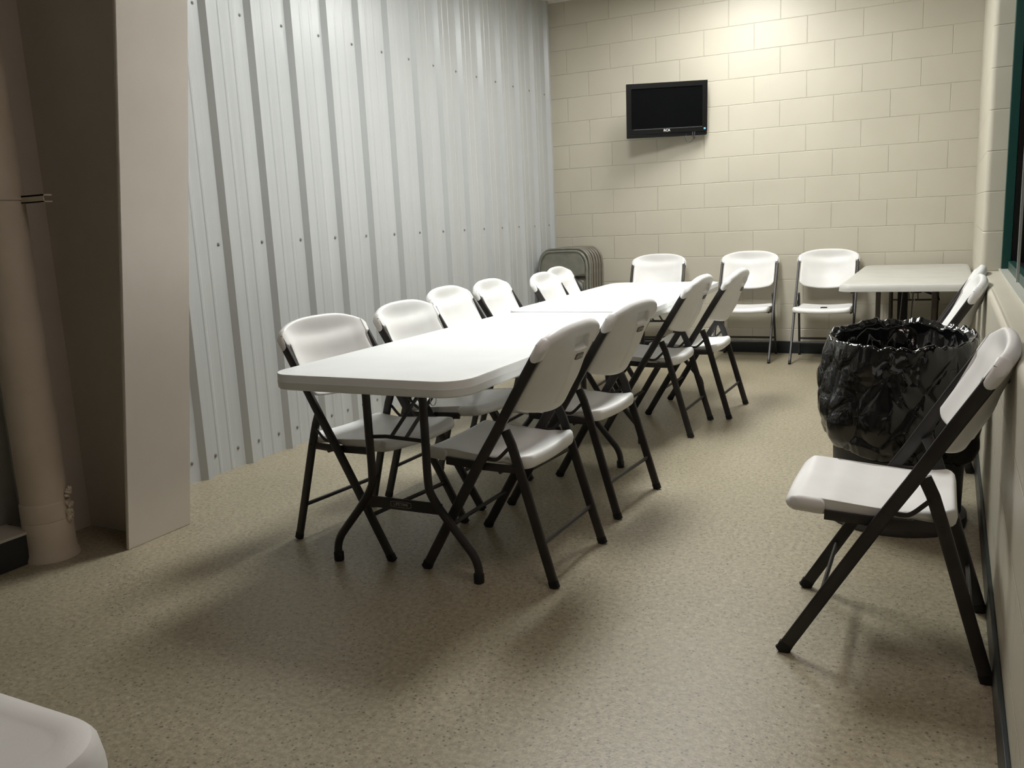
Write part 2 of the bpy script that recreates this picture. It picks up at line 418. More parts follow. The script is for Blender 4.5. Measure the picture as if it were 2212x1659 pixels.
# white closing strip in the back left corner
# window: green frame, pale inner sill strip, glass, added black filler, thin mullion
FX = 3.487
win = tag(bpy.data.objects.new('window_1', None), kind='structure'); C.objects.link(win); win.location = (FX, -5.6, SZ)
def wl(bm): bm.transform(Matrix.Translation((-FX, 5.6, -SZ))); return bm
bm = BM()
box(bm, FX, FX+.042, JY-.055, JY-.001, SZ+.001, HZ-.001, bevel=.003)
box(bm, FX, FX+.042, YN+.001, YN+.055, SZ+.001, HZ-.001, bevel=.003)
box(bm, FX, FX+.042, YN+.055, JY-.055, HZ-.06, HZ-.001, bevel=.003)
box(bm, FX+.028, FX+.060, YN+.055, JY-.055, SZ+.012, SZ+.055, bevel=.003)
obj('window_frame', wl(bm), M['green'], win, smooth=False)
bm = BM()
box(bm, FX+.043, XO-.012, JY-.060, JY-.002, SZ+.012, HZ-.005); box(bm, FX+.043, XO-.012, YN+.002, YN+.060, SZ+.012, HZ-.005)  # black filler, added so the window stays dark past the green frame
box(bm, FX+.061, XO-.012, YN+.060, JY-.060, SZ+.012, SZ+.045)
tag(obj('dark_filler', wl(bm), M['blackpl'], win, smooth=False), 'black filler added to keep the window dark')
bm = BM(); box(bm, FX-.010, FX+.032, YN+.01, JY-.002, SZ+.0005, SZ+.014, bevel=.002)
obj('window_sill', wl(bm), M['ledge'], win, smooth=False)
bm = BM()
box(bm, XO-.030, XO-.024, YN+.055, JY-.055, SZ+.040, HZ-.004)
obj('pane', wl(bm), M['glass'], win, smooth=False)
bm = BM()
for yy in (-3.10, -4.6, -6.1, -7.6): box(bm, FX+.018, FX+.030, yy-.004, yy+.004, SZ+.014, HZ-.05, bevel=.001)
obj('mullion', wl(bm), M['alu'], win, smooth=False)

# ------------------------------------------------------------------ white folding chair
DX = Vector((0, .516, .857)); ND = Vector((0, .857, -.516))
def make_chair():
    t = thing('folding_chair', 'x', 'chair')
    # backrest panel
    def yhi(x):
        u_ = min(1.0, abs(x)/.236); return .905 + .092*(1-u_**2.6)**(1/2.0)
    def ylo(x):
        ax = abs(x)
        if ax > .2051: return .874 + .004*(1-(ax-.205)/.031)
        u_ = max(0, (ax-.165)/.040); return .682 + .034*(1-math.sqrt(max(0, 1-u_*u_)))
    def bulge(x, s):
        k_ = interp([(.68, .066), (.78, .062), (.92, .036), (.997, .004)], s)
        return k_*(1-(x/.205)**2) if abs(x) < .205 else 0
    def place(x, s, n):
        v = DX*s + ND*(n + bulge(x, s)); return (x, v.y, v.z)
    def thick(x, s): return interp([(.68, .011), (.84, .012), (.90, .017), (.99, .019)], s) + (.002 if abs(x) > .205 else 0)
    def back(x, s):
        # grip pocket with plaque strip below it
        ax = abs(x); d_ = 0
        if ax < .058 and .922 < s < .958: d_ = -.017*min(1, (.958-s)/.006)*min(1, (.058-ax)/.006)
        elif ax < .048 and .72 < s <= .922: d_ = .003*min(1, (.048-ax)/.008)
        return d_
    def front(x, s):
        e = min(.2-abs(x) if abs(x) < .2 else 0, yhi(x)-s)
        u_ = min(1, max(0, (e-.006)/.05)); return .004*u_*u_*(3-2*u_)
    xs = []
    nx = 50
    for i in range(nx+1): xs.append(-.190 + .38*i/nx)
    xs = [-.205,-.2045,-.203,-.201,-.198,-.194] + xs + [.194,.198,.201,.203,.2045,.205]
    def bedge(x, s):
        return 1.0 if abs(x) > .2052 else math.hypot(.2053-abs(x), max(0, s-.874))
    side = [.236, .2355, .233, .228, .221, .213, .2055]
    xs = [-v for v in side] + xs + side[::-1]
    bm = BM(); pillow(bm, xs, ylo, yhi, place, thick, .016, nv=52, front=front, back=back, edge=bedge)
    bk = obj('backrest', bm, M['plastic'], t, angle=60)
    # badge on the back of the panel
    s0, n0 = .893, .0200
    p = DX*s0 + ND*(n0 + bulge(0, s0)-.0005)
    up_ = (DX*1.0 - ND*.16).normalized(); nn = up_.cross(Vector((1,0,0))).normalized()
    if nn.y < 0: nn = -nn
    mtx = Matrix((Vector((-1,0,0)), up_, nn)).transposed().to_4x4(); mtx.translation = Vector((0, p.y, p.z)) + nn*.0012
    bm = BM()
    out = [(-.030,-.009),(-.030,.009),(-.020,.0115),(.020,.0115),(.030,.009),(.030,-.009),(.020,-.0115),(-.020,-.0115)]
    pb = BM()
    for z_, sc in ((-.004, 1), (.0005, 1), (.001, .97)):
        pass
    a = [pb.verts.new((x, y_, -.004)) for x, y_ in out]; c_ = [pb.verts.new((x, y_, .001)) for x, y_ in out]
    for i in range(8): pb.faces.new((a[i], a[(i+1)%8], c_[(i+1)%8], c_[i]))
    pb.faces.new(a); pb.faces.new(c_)
    add_bm(bm, pb, mtx, 0)
    add_bm(bm, text_bm('LIFETIME', .0125), mtx @ Matrix.Translation((0, -.0005, .0012)), 1)
    bd = obj('badge', bm, [M['badge'], M['badge_text']], bk, smooth=False); tag(bd, 'small dark badge with lettering')
    # seat
    def f_lo(x):
        ax = abs(x); u_ = max(0, (ax-.170)/.043); return -.012 + .040*(1-math.sqrt(max(0, 1-min(1,u_)**2))) + .010*(ax/.21)**2
    def f_hi(x):
        ax = abs(x)
        if ax > .1991: return .100
        u_ = max(0, (ax-.155)/.044); return .408 - .040*(1-math.sqrt(max(0, 1-min(1,u_)**2)))
    top = [(-.012,.428),(.03,.440),(.10,.436),(.20,.426),(.27,.422),(.34,.427),(.41,.436)]
    bot = [(-.012,.402),(.03,.398),(.085,.394),(.112,.408),(.20,.403),(.30,.401),(.355,.397),(.385,.387),(.41,.386)]
    def zt(x, y_): return interp(top, y_) - .013*(1-min(1,(x/.2)**2))*min(1, max(0, y_+.012)/.05 + .5)
    def zb(x, y_): return interp(bot, y_) - (.010*(1-min(1,(x/.2)**2)))
    def splace(x, s, n):
        a_, b_ = zb(x, s), zt(x, s); mid = (a_+b_)/2; hh = (b_-a_)/2
        return (x, s, mid + n*hh/.02)
    xs = [-.213,-.2125,-.210,-.206,-.202,-.1995,-.199,-.1985,-.197,-.195,-.191,-.187] + [-.182+.364*i/36 for i in range(37)] + [.187,.191,.195,.197,.1985,.199,.1995,.202,.206,.210,.2125,.213]
    bm = BM(); pillow(bm, xs, f_lo, f_hi, splace, lambda x, s: .02, .014, nv=46, edge=lambda x, s: 1.0 if abs(x) > .1992 else math.hypot(.1993-abs(x), max(0, .100-s)))
    seat = obj('seat', bm, M['plastic'], t, angle=60)
    # tubes
    RW, RL = .0175, .0085
    for sx_ in (-1, 1):
        bm = BM(); X = sx_*.222
        sweep(bm, [(X, .004, .012), (X, .12, .208), (X, .242, .412), (X, .30, .503), (X, .38, .636), (X, .452, .752), (X*.995, .478, .795)],
              RL, RW, (1,0,0), seg=16, sq=4.0)
        lg = obj('leg', bm, M['tube'], t)
        bm = BM(); sweep(bm, [(X, -.006, 0), (X, .001, .006), (X, .010, .024)], RL+.0015, RW+.0015, (1,0,0), seg=16, sq=4.0)
        obj('foot_cap', bm, M['cap'], lg)
        bm = BM()
        sweep(bm, [(sx_*.2035, .329, .516), (sx_*.2035, .335, .503), (sx_*.204, .350, .470), (sx_*.206, .380, .375), (sx_*.209, .44, .17), (sx_*.212, .487, .012)],
              RL-.0005, RW-.001, (1,0,0), seg=16, sq=4.0)
        lg = obj('leg', bm, M['tube'], t)
        bm = BM(); sweep(bm, [(sx_*.212, .483, .024), (sx_*.212, .489, .006), (sx_*.212, .492, 0)], RL+.001, RW, (1,0,0), seg=16, sq=4.0)
        obj('foot_cap', bm, M['cap'], lg)
        bm = BM()   # side rail under the seat
        sweep(bm, [(sx_*.2035, .098, .395), (sx_*.2035, .16, .392), (sx_*.2035, .24, .388), (sx_*.2035, .31, .387), (sx_*.2035, .376, .388)], .006, .014, (1,0,0), seg=12, sq=3)
        obj('seat_rail', bm, M['tube'], t)
        bm = BM()   # small bent link
        sweep(bm, catmull([(sx_*.2135, .255, .420), (sx_*.2135, .285, .417), (sx_*.2135, .306, .424), (sx_*.213, .342, .458)], 5), .0035, .006, (1,0,0), seg=10, sq=3)
        for (yy, zz, xx) in ((.250,.418,.2305),(.352,.465,.2125),(.375,.392,.2145),(.232,.386,.2305)):
            rs = bmesh.ops.create_cone(bm, cap_ends=True, segments=12, radius1=.0045, radius2=.004, depth=.003,
                 matrix=Matrix.Translation((sx_*xx, yy, zz)) @ Matrix.Rotation(PI/2, 4, 'Y'))
        obj('hinge_link', bm, M['tube'], t)
    for yy, zz, xx in ((.090, .158, .216), (.449, .142, .204)):
        bm = BM(); sweep(bm, [(-xx, yy, zz), (0, yy, zz), (xx, yy, zz)], .0085, .006, (0,0,1), seg=12)
        obj('stretcher', bm, M['tube'], t)
    bm = BM()      # cross tube under the seat
    sweep(bm, [(-.2, .30, .372), (0, .30, .366), (.2, .30, .372)], .007, .007, (0,0,1), seg=10)
    obj('cross_tube', bm, M['tube'], t)
    return t

CH = [
 ('R', 2.884,-4.912,-1.561, 'white folding chair in the foreground, its back against the window wall', 'white folding chairs along the window wall'),
 ('A', 1.655,-4.760,-1.585, 'white folding chair nearest the camera on the aisle side of the joined tables', 'white folding chairs on the aisle side of the joined tables'),
 ('B', 1.640,-4.045,-1.640, 'second white folding chair from the camera on the aisle side, back panel badge showing', 'white folding chairs on the aisle side of the joined tables'),
 ('C', 1.560,-2.745,-1.575, 'third white folding chair from the camera on the aisle side of the joined tables', 'white folding chairs on the aisle side of the joined tables'),
 ('D', 1.660,-2.265,-1.585, 'farthest white folding chair on the aisle side of the joined tables', 'white folding chairs on the aisle side of the joined tables'),
 ('L1', 1.525,-4.751,1.455, 'white folding chair at the near left corner of the table, on the metal wall side', 'white folding chairs on the metal wall side of the joined tables'),
 ('L2', 1.547,-4.148,1.545, 'second white folding chair from the camera along the metal wall side of the tables', 'white folding chairs on the metal wall side of the joined tables'),
 ('L3', 1.304,-3.330,1.610, 'third white folding chair from the camera along the metal wall side of the tables', 'white folding chairs on the metal wall side of the joined tables'),
 ('L4', 1.300,-2.820,1.620, 'fourth white folding chair on the metal wall side, right before the gap', 'white folding chairs on the metal wall side of the joined tables'),
 ('L5', 1.404,-2.275,1.641, 'fifth white folding chair on the metal wall side, right after the gap', 'white folding chairs on the metal wall side of the joined tables'),
 ('L6', 1.258,-1.700,1.645, 'farthest white folding chair on the metal wall side, in front of the olive chair stack', 'white folding chairs on the metal wall side of the joined tables'),
 ('E1', 1.080,-.640,.12, 'white folding chair facing the camera at the far end of the joined tables', 'white folding chairs facing the camera at the block wall'),
 ('E2', 1.792,-.548,.04, 'white folding chair against the block wall, left of the other one there', 'white folding chairs facing the camera at the block wall'),
 ('E3', 2.396,-.548,.02, 'white folding chair against the block wall beside the small side table, seat slot showing', 'white folding chairs facing the camera at the block wall'),
 ('G1', 2.872,-3.030,-1.54, 'white folding chair along the window wall, just behind the lined trash can', 'white folding chairs along the window wall'),
 ('G2', 2.890,-2.360,-1.60, 'farthest white folding chair along the window wall, only its top showing', 'white folding chairs along the window wall'),
]
ch0 = make_chair()
for i, (k_, x, y, a, lab, grp) in enumerate(CH):
    if i == 0:
        ch0.location = (x, y, 0); ch0.rotation_euler = (0,0,a); ch0['label'] = lab; ch0['group'] = grp
    else:
        r_ = copy_tree(ch0, (x, y, 0), (0,0,a), lab, grp)
        if k_ == 'E3':
            bm = BM(); slab(bm, .024, .026, .014, [(0, 0), (0, .008), (.003, .010)])
            bm.transform(Matrix.Translation((0, .20, .4125)))
            sl = obj('grip_slot', bm, M['slot'], [c for c in r_.children if c.name.startswith('seat') and 'rail' not in c.name][0], smooth=False)
            tag(sl, 'dark oval slot')

# ------------------------------------------------------------------ folding tables
TZ = .722
def make_table(label, x, y, rz, hx, hy, mat, style, group, legs=(.114, .29), legmat=None, badge=True, inset=.20):
    """long axis = local y"""
    t = thing('folding_table', label, 'table', (x, y, 0), rz, group)
    legmat = legmat or M['tube']
    bm = BM()
    if style == 'flat':
        slab(bm, hx, hy, .10, [(.03, TZ-.030), (.012, TZ-.052), (.004, TZ-.052), (.001, TZ-.048), (0, TZ-.026), (.001, TZ-.024), (.001, TZ-.005), (.003, TZ-.001), (.008, TZ)])
    else:
        slab(bm, hx, hy, .075, [(.03, TZ-.030), (.008, TZ-.046), (0, TZ-.044), (.001, TZ-.030), (.004, TZ-.014), (.010, TZ-.006), (.020, TZ-.002), (.034, TZ-.0005), (.040, TZ-.0015), (.046, TZ-.002)])
    obj('tabletop', bm, mat, t, angle=28)
    for sx_ in (-1, 1):
        bm = BM(); box(bm, sx_*(hx-.075)-.012, sx_*(hx-.075)+.012, -hy+.10, hy-.10, TZ-.062, TZ-.031, bevel=.003)
        obj('frame_rail', bm, legmat, t, smooth=False)
    a_, f_ = legs
    for sy in (-1, 1):
        Y = sy*(hy-inset)
        for sx_ in (-1, 1):
            pts = [(sx_*a_, Y, TZ-.04), (sx_*a_, Y, .50), (sx_*a_, Y, .335), (sx_*(a_+.012), Y, .285), (sx_*(a_+.055), Y, .222),
                   (sx_*(a_+.13), Y, .132), (sx_*(f_-.015), Y, .092), (sx_*f_, Y, .050), (sx_*f_, Y, .006)]
            bm = BM(); sweep(bm, catmull(pts, 6), .0145, .0145, (0,1,0), seg=16)
            lg = obj('leg', bm, legmat, t)
            bm = BM(); lathe(bm, [(.017, 0), (.018, .004), (.018, .030), (.016, .034)], 18, sx_*f_, Y); obj('foot_cap', bm, M['cap'], lg)
        bm = BM(); box(bm, -a_-.05, a_+.05, Y-.004, Y+.004, .222, .262, bevel=.002)
        cb = obj('crossbar', bm, legmat, t, smooth=False)
        if badge:
            fy = -1 if sy < 0 else 1
            bm = BM()
            mtx = Matrix(((fy*-1*-1 if fy < 0 else -1, 0, 0), (0, 0, fy), (0, 1, 0))).to_4x4()
            mtx = Matrix(((1 if fy < 0 else -1, 0, 0, 0), (0, 0, fy, Y+fy*.0045), (0, 1, 0, .243), (0, 0, 0, 1)))
            pts = [(-.042,-.008),(-.042,.008),(-.030,.011),(.030,.011),(.042,.008),(.042,-.008),(.030,-.011),(-.030,-.011)]
            for i in range(8):
                p0, p1 = pts[i], pts[(i+1)%8]
                vs = [(p0[0],p0[1],0),(p1[0],p1[1],0),(p1[0]*.96,p1[1]*.87,0),(p0[0]*.96,p0[1]*.87,0)]
                bm.faces.new([bm.verts.new(mtx @ Vector(v)) for v in vs])
            add_bm(bm, text_bm('LIFETIME', .0155), mtx, 0)
            tag(obj('badge', bm, M['badge_text'], cb, smooth=False), 'silver outlined lettering')
        # folding brace, tie bar and lock ring
        bm = BM()
        Yi = Y - sy*.36
        sweep(bm, [(-a_, Y, .475), (-.5*a_, Y-sy*.02, .475), (a_, Y, .475)], .007, .007, (0,0,1), seg=10)
        for sx_ in (-1, 1):
            sweep(bm, [(sx_*.03, Y-sy*.012, .478), (sx_*.03, (Y+Yi)/2, .575), (sx_*.03, Yi, TZ-.045)], .004, .009, (1,0,0), seg=10)
        sweep(bm, [(-hx+.08, Yi, TZ-.048), (0, Yi, TZ-.048), (hx-.08, Yi, TZ-.048)], .008, .008, (0,0,1), seg=10)
        obj('folding_brace', bm, legmat, t)
        bm = BM()
        ring = [(.03 + .0*k_, (Y+Yi)/2 + .020*math.cos(2*PI*k_/20), .575 + .020*math.sin(2*PI*k_/20)) for k_ in range(21)]
        sweep(bm, [(.042, p[1], p[2]) for p in ring], .0018, .0018, None, seg=8)
        obj('lock_ring', bm, M['alu'], t)
    return t
make_table('long white folding table nearest the camera, its rounded corner facing the camera', 1.592, -4.315, .006, .375, .914, M['tabletop'], 'flat', 'long white folding tables joined end to end')
make_table('long white folding table at the far end of the pair, toward the block wall', 1.520, -2.440, .032, .381, .914, M['tabletop'], 'flat', 'long white folding tables joined end to end')
make_table('beige grey folding table in the back right corner, by the window wall', 3.020, -.975, 0, .366, .905, M['tabletop_grey'], 'bevel', None, legs=(.155, .27), legmat=M['brownleg'], badge=False, inset=.24)
make_table('white plastic folding table whose corner shows at the bottom left of the photo', 2.566-.914, -6.876-.381, PI/2, .381, .914, M['plastic'], 'bevel', None)

# ------------------------------------------------------------------ stacked steel chairs
def make_steel(mat):
    t = thing('steel_folding_chair', 'x', 'chair')
    w_ = .222; top = .945
    bm = BM()
    arc = [(-w_, 0, .0), (-w_, 0, .45), (-w_, 0, .70), (-w_+.002, 0, top-.13), (-w_+.022, 0, top-.055), (-w_+.075, 0, top-.008), (-.08, 0, top), (.08, 0, top),
           (w_-.075, 0, top-.008), (w_-.022, 0, top-.055), (w_-.002, 0, top-.13), (w_, 0, .70), (w_, 0, .45), (w_, 0, 0)]
    sweep(bm, catmull(arc, 5), .0115, .0115, (0,1,0), seg=12)
    obj('frame', bm, mat, t)
    bm = BM()
    xs = [-.205+.41*i/24 for i in range(25)]
    pillow(bm, xs, lambda x: top-.20-.025*(1-(x/.205)**2), lambda x: top-.020-.09*max(0,(abs(x)-.12)/.085)**2.2, lambda x, s, n: (x, -.006+n+.012*(1-(x/.205)**2), s), lambda x, s: .003, .006, nv=12)
    obj('backrest', bm, mat, t)
    bm = BM(); slab(bm, .185, .185, .06, [(.01, -.006), (0, -.003), (0, .006), (.008, .012), (.03, .013)])
    bm.transform(Matrix.Translation((0, .004, .50)) @ Matrix.Rotation(PI/2, 4, 'X'))
    obj('seat', bm, mat, t)
    for sx_ in (-1, 1):
        bm = BM(); sweep(bm, [(sx_*.196, .022, .02), (sx_*.196, .020, .35), (sx_*.196, .012, .68)], .010, .010, (1,0,0), seg=10)
        obj('leg', bm, mat, t)
    bm = BM(); sweep(bm, [(-.196, .022, .14), (.196, .022, .14)], .007, .007, (0,0,1), seg=8); obj('stretcher', bm, mat, t)
    return t
o0 = make_steel(M['olive'])
olab = 'olive steel folding chair, '
labs = ['front one of the folded stack in the back left corner', 'second from the front of the folded stack']
o0.location = (.275, -.545, 0); o0.rotation_euler = (math.radians(-3.0), 0, 0); o0['label'] = 'olive steel folding chair at the front of the folded stack'; o0['group'] = 'folded steel chairs leaning in the back left corner'
o0.scale = (1, 1, .965)
p2 = copy_tree(o0, (.265, -.487, 0), (math.radians(-3.0), 0, 0), 'olive steel folding chair second from the front of the folded stack'); p2.scale = (1.06, 1, .985)
t0 = make_steel(M['brown'])
nms = ['third', 'fourth', 'fifth', 'sixth', 'seventh']
grp = 'folded steel chairs leaning in the back left corner'
for i, nm in enumerate(nms):
    loc = (.268, -.425+.062*i, 0)
    if i == 0:
        t0.location = loc; t0.rotation_euler = (math.radians(-3.0),0,0); r_ = t0; r_['label'] = 'tan steel folding chair third from the front of the folded stack'; r_['group'] = grp
    else: r_ = copy_tree(t0, loc, (math.radians(-3.0),0,0), 'tan steel folding chair %s from the front of the folded stack' % nm if i < 4 else 'tan steel folding chair at the back of the folded stack, nearest the block wall', grp)
    r_.scale = (1.02, 1, .985)

# ------------------------------------------------------------------ wall television
tv = thing('television', 'black flat television mounted high on the block wall', 'television', (1.126, -.22, 2.025))
tvw, tvh = .655, .428
R_ = Matrix.Rotation(.391, 4, 'Z') @ Matrix.Rotation(-.10, 4, 'X')     # screen swings left and tips down
R_ = Matrix.Rotation(.391, 4, 'Z') @ Matrix.Rotation(.10, 4, 'X')
def tvb(bm): bm.transform(R_); return bm
bm = BM()
# bezel ring
hw, hh = tvw/2, tvh/2; iw, i0, i1 = hw-.040, -hh+.072, hh-.040
box(bm, -hw, hw, .004, .045, -hh, hh, bevel=.006)
for a in ((-hw, -iw, -hh+.03, hh), (iw, hw, -hh+.03, hh), (-iw, iw, i1, hh), (-iw, iw, -hh+.03, i0)): box(bm, a[0], a[1], -.006, .006, a[2], a[3], bevel=.0015)
obj('bezel', tvb(bm), M['blackpl'], tv, smooth=False)
bm = BM(); box(bm, -iw, iw, .001, .0045, i0, i1); obj('screen', tvb(bm), M['screen'], tv, smooth=False)
bm = BM(); box(bm, -hw+.01, hw-.01, -.001, .02, -hh+.002, -hh+.028, bevel=.002); obj('speaker_bar', tvb(bm), M['blackpl'], tv, smooth=False)
bm = BM(); box(bm, -.18, .18, .045, .085, -.15, .12, bevel=.01); obj('rear_housing', tvb(bm), M['blackpl'], tv, smooth=False)
bm = BM(); add_bm(bm, text_bm('RCA', .027, .0005), Matrix(((1,0,0,.0),(0,0,-1,-.0068),(0,1,0,-hh+.052),(0,0,0,1))), 0)
obj('logo', tvb(bm), M['logo'], tv, smooth=False)
bm = BM(); box(bm, -iw+.02, iw, -.0075, -.0055, i0-.006, i0-.003); obj('screen_lip', tvb(bm), M['grey_lip'], tv, smooth=False)
bm = BM(); box(bm, hw-.028, hw-.013, -.0068, -.006, -hh+.045, -hh+.060); obj('sticker', tvb(bm), M['sticker'], tv, smooth=False)
bm = BM(); sweep(bm, [(0, .06, 0), (.02, .14, 0), (.0, .215, 0)], .02, .03, (0,0,1), seg=10); box(bm, -.10, .10, .207, .219, -.10, .10)
obj('wall_mount', bm, M['blackpl'], tv, smooth=False)
bm = BM()
lp = [(.155, .03, -.205), (.150, .02, -.235), (.160, .015, -.262), (.185, .02, -.268), (.208, .03, -.248), (.216, .035, -.215), (.214, .04, -.19)]
sweep(bm, catmull(lp, 6), .0025, .0025, None, seg=8)
sweep(bm, catmull([(.222, .03, -.19), (.221, .028, -.225), (.228, .026, -.245)], 4), .006, .004, None, seg=8)
sweep(bm, catmull([(.205, .03, -.19), (.208, .026, -.22), (.219, .024, -.236)], 4), .004, .003, None, seg=8)
obj('cable', bm, M['cable'], tv)

# ------------------------------------------------------------------ outlet on the block wall
ol = thing('electrical_outlet', 'cream electrical outlet low on the block wall, behind the white chairs', 'outlet', (1.666, 0, .467))
bm = BM(); box(bm, -.035, .035, -.006, 0, -.057, .057, bevel=.002); obj('cover_plate', bm, M['cream'], ol, smooth=False)
for sz in (-.022, .022):
    bm = BM(); box(bm, -.016, .016, -.009, -.005, sz-.013, sz+.013, bevel=.002)
    for sx_ in (-.006, .006): box(bm, sx_-.0012, sx_+.0012, -.0095, -.0088, sz-.002, sz+.007, 1)
    box(bm, -.002, .002, -.0095, -.0088, sz-.010, sz-.006, 1)
    obj('socket', bm, [M['cream'], M['slot']], ol, smooth=False)

# ------------------------------------------------------------------ tapered steel column and pipe on the left
col = thing('steel_column', 'tapered beige steel frame column standing in front of the metal siding', 'column', (.03, -5.085, 0))
def cx_(z): return .452 + .1515*z
bm = BM()
y0_, y1_ = -5.240+5.085, -4.930+5.085
v = [(cx_(0)-.014-.03, 0), (cx_(0)-.03, 0), (cx_(H)-.03, H), (cx_(H)-.014-.03, H)]
a = [bm.verts.new((x, y0_, z)) for x, z in v]; c_ = [bm.verts.new((x, y1_, z)) for x, z in v]
for i in range(4): bm.faces.new((a[i], a[(i+1)%4], c_[(i+1)%4], c_[i]))
bm.faces.new(a); bm.faces.new(c_)
bmesh.ops.bevel(bm, geom=bm.edges[:], offset=.002, segments=2, affect='EDGES')
tag(obj('flange', bm, M['column'], col, smooth=False), 'wide beige front plate')
bm = BM()
v = [(0.004, 0), (cx_(0)-.044, 0), (cx_(H)-.044, H), (.004, H)]
a = [bm.verts.new((x, -.005, z)) for x, z in v]; c_ = [bm.verts.new((x, .005, z)) for x, z in v]
for i in range(4): bm.faces.new((a[i], a[(i+1)%4], c_[(i+1)%4], c_[i]))
bm.faces.new(a); bm.faces.new(c_)
obj('web', bm, M['column'], col, smooth=False)
bm = BM(); box(bm, .002, .012, -.10, .10, 0, H); obj('flange', bm, M['column'], col, smooth=False)

pp = thing('drain_pipe', 'vertical beige painted drain pipe standing left of the steel column', 'pipe', (.205, -5.385, 0))
bm = BM(); lathe(bm, [(.083, .17), (.083, H)], 40); obj('pipe_body', bm, M['pipe'], pp)
bm = BM(); lathe(bm, [(.099, 0), (.098, .010), (.091, .026), (.089, .06), (.089, .150), (.0885, .1515), (.0865, .153), (.0885, .155), (.088, .215), (.085, .223), (.083, .225)], 40)
obj('collar', bm, M['pipe'], pp)
bm = BM()
lathe(bm, [(.084, 1.338), (.0875, 1.338), (.0875, 1.352), (.084, 1.352)], 40, cap0=False, cap1=False)
box(bm, .05, .20, .03, .034, 1.325, 1.352); box(bm, .05, .20, .03, .065, 1.346, 1.352); box(bm, .05, .20, .03, .065, 1.325, 1.329)
obj('clamp', bm, M['pipe'], pp, smooth=False)
bm = BM()
random.seed(3)
for k_ in range(16):
    a = random.uniform(.18, .62); z = random.uniform(.150, .262); r_ = random.uniform(.006, .014)
    pos = Vector((math.cos(a)*.094, math.sin(a)*.094, z))
    bmesh.ops.create_icosphere(bm, subdivisions=1, radius=r_, matrix=Matrix.Translation(pos) @ Matrix.Rotation(random.random()*3, 4, 'X') @ Matrix.Diagonal((1, 1.2, .8, 1)))
tag(obj('dried_putty', bm, M['pipe'], pp), 'crusty beige lump')
# dark box with a pale top strip on the floor behind the pipe
hb = thing('floor_duct', 'black low duct with a pale top strip on the floor left of the drain pipe', 'duct', (.10, -5.95, 0))
bm = BM(); box(bm, -.06, .10, -.60, .50, 0, .115, bevel=.004); obj('duct_body', bm, M['slot'], hb, smooth=False)
bm = BM(); box(bm, -.062, .106, -.60, .505, .115, .126, bevel=.002); tag(obj('top_strip', bm, M['brush'], hb, smooth=False), 'pale strip')

# ------------------------------------------------------------------ trash can with bag
CXY = (3.10, -3.905)
can = thing('trash_can', 'dark grey round trash can between the foreground chair and the one behind it', 'trash can', (*CXY, 0))
bm = BM()
lathe(bm, [(.0, .012), (.215, .012), (.222, .0), (.240, 0), (.246, .012), (.244, .040), (.224, .048), (.225, .10), (.238, .62), (.244, .625), (.248, .640), (.248, .672), (.242, .680), (.236, .676), (.234, .66), (.228, .62), (.212, .03), (.0, .026)], 64, cap0=False, cap1=False)
bmesh.ops.remove_doubles(bm, verts=bm.verts, dist=1e-5)
obj('can_body', bm, M['can'], can, angle=35)
for sg in (-.2, -.2+PI):
    bm = BM()
    u_ = Vector((math.cos(sg), math.sin(sg), 0)); v_ = Vector((-math.sin(sg), math.cos(sg), 0))
    sweep(bm, catmull([u_*.225 - v_*.07 + Vector((0,0,.50)), u_*.248 - v_*.065 + Vector((0,0,.47)), u_*.252 + Vector((0,0,.462)), u_*.248 + v_*.065 + Vector((0,0,.47)), u_*.225 + v_*.07 + Vector((0,0,.50))], 5), .012, .010, (0,0,1), seg=10)
    obj('handle', bm, M['can'], can)
# liner: goes up inside, over the rim, hangs down outside in a loose cuff
NT, NP = 420, 170
prf = [(.05, .16), (.18, .19), (.205, .35), (.212, .50), (.218, .60), (.226, .66), (.240, .694), (.250, .700), (.258, .690), (.266, .64), (.276, .56), (.284, .47), (.285, .40), (.276, .335), (.262, .300), (.252, .292)]
lens = [0]
for a, c_ in zip(prf, prf[1:]): lens.append(lens[-1] + math.hypot(a[0]-c_[0], a[1]-c_[1]))
def pf(t):
    d_ = t*lens[-1]
    for i in range(len(prf)-1):
        if d_ <= lens[i+1]:
            u_ = (d_-lens[i])/(lens[i+1]-lens[i]); return (prf[i][0]+(prf[i+1][0]-prf[i][0])*u_, prf[i][1]+(prf[i+1][1]-prf[i][1])*u_)
    return prf[-1]
bm = BM(); rings = []
def vor(p):
    d_, _ = noise.voronoi(p); return d_[1]-d_[0], d_[0]
rim_t = lens[7]/lens[-1]
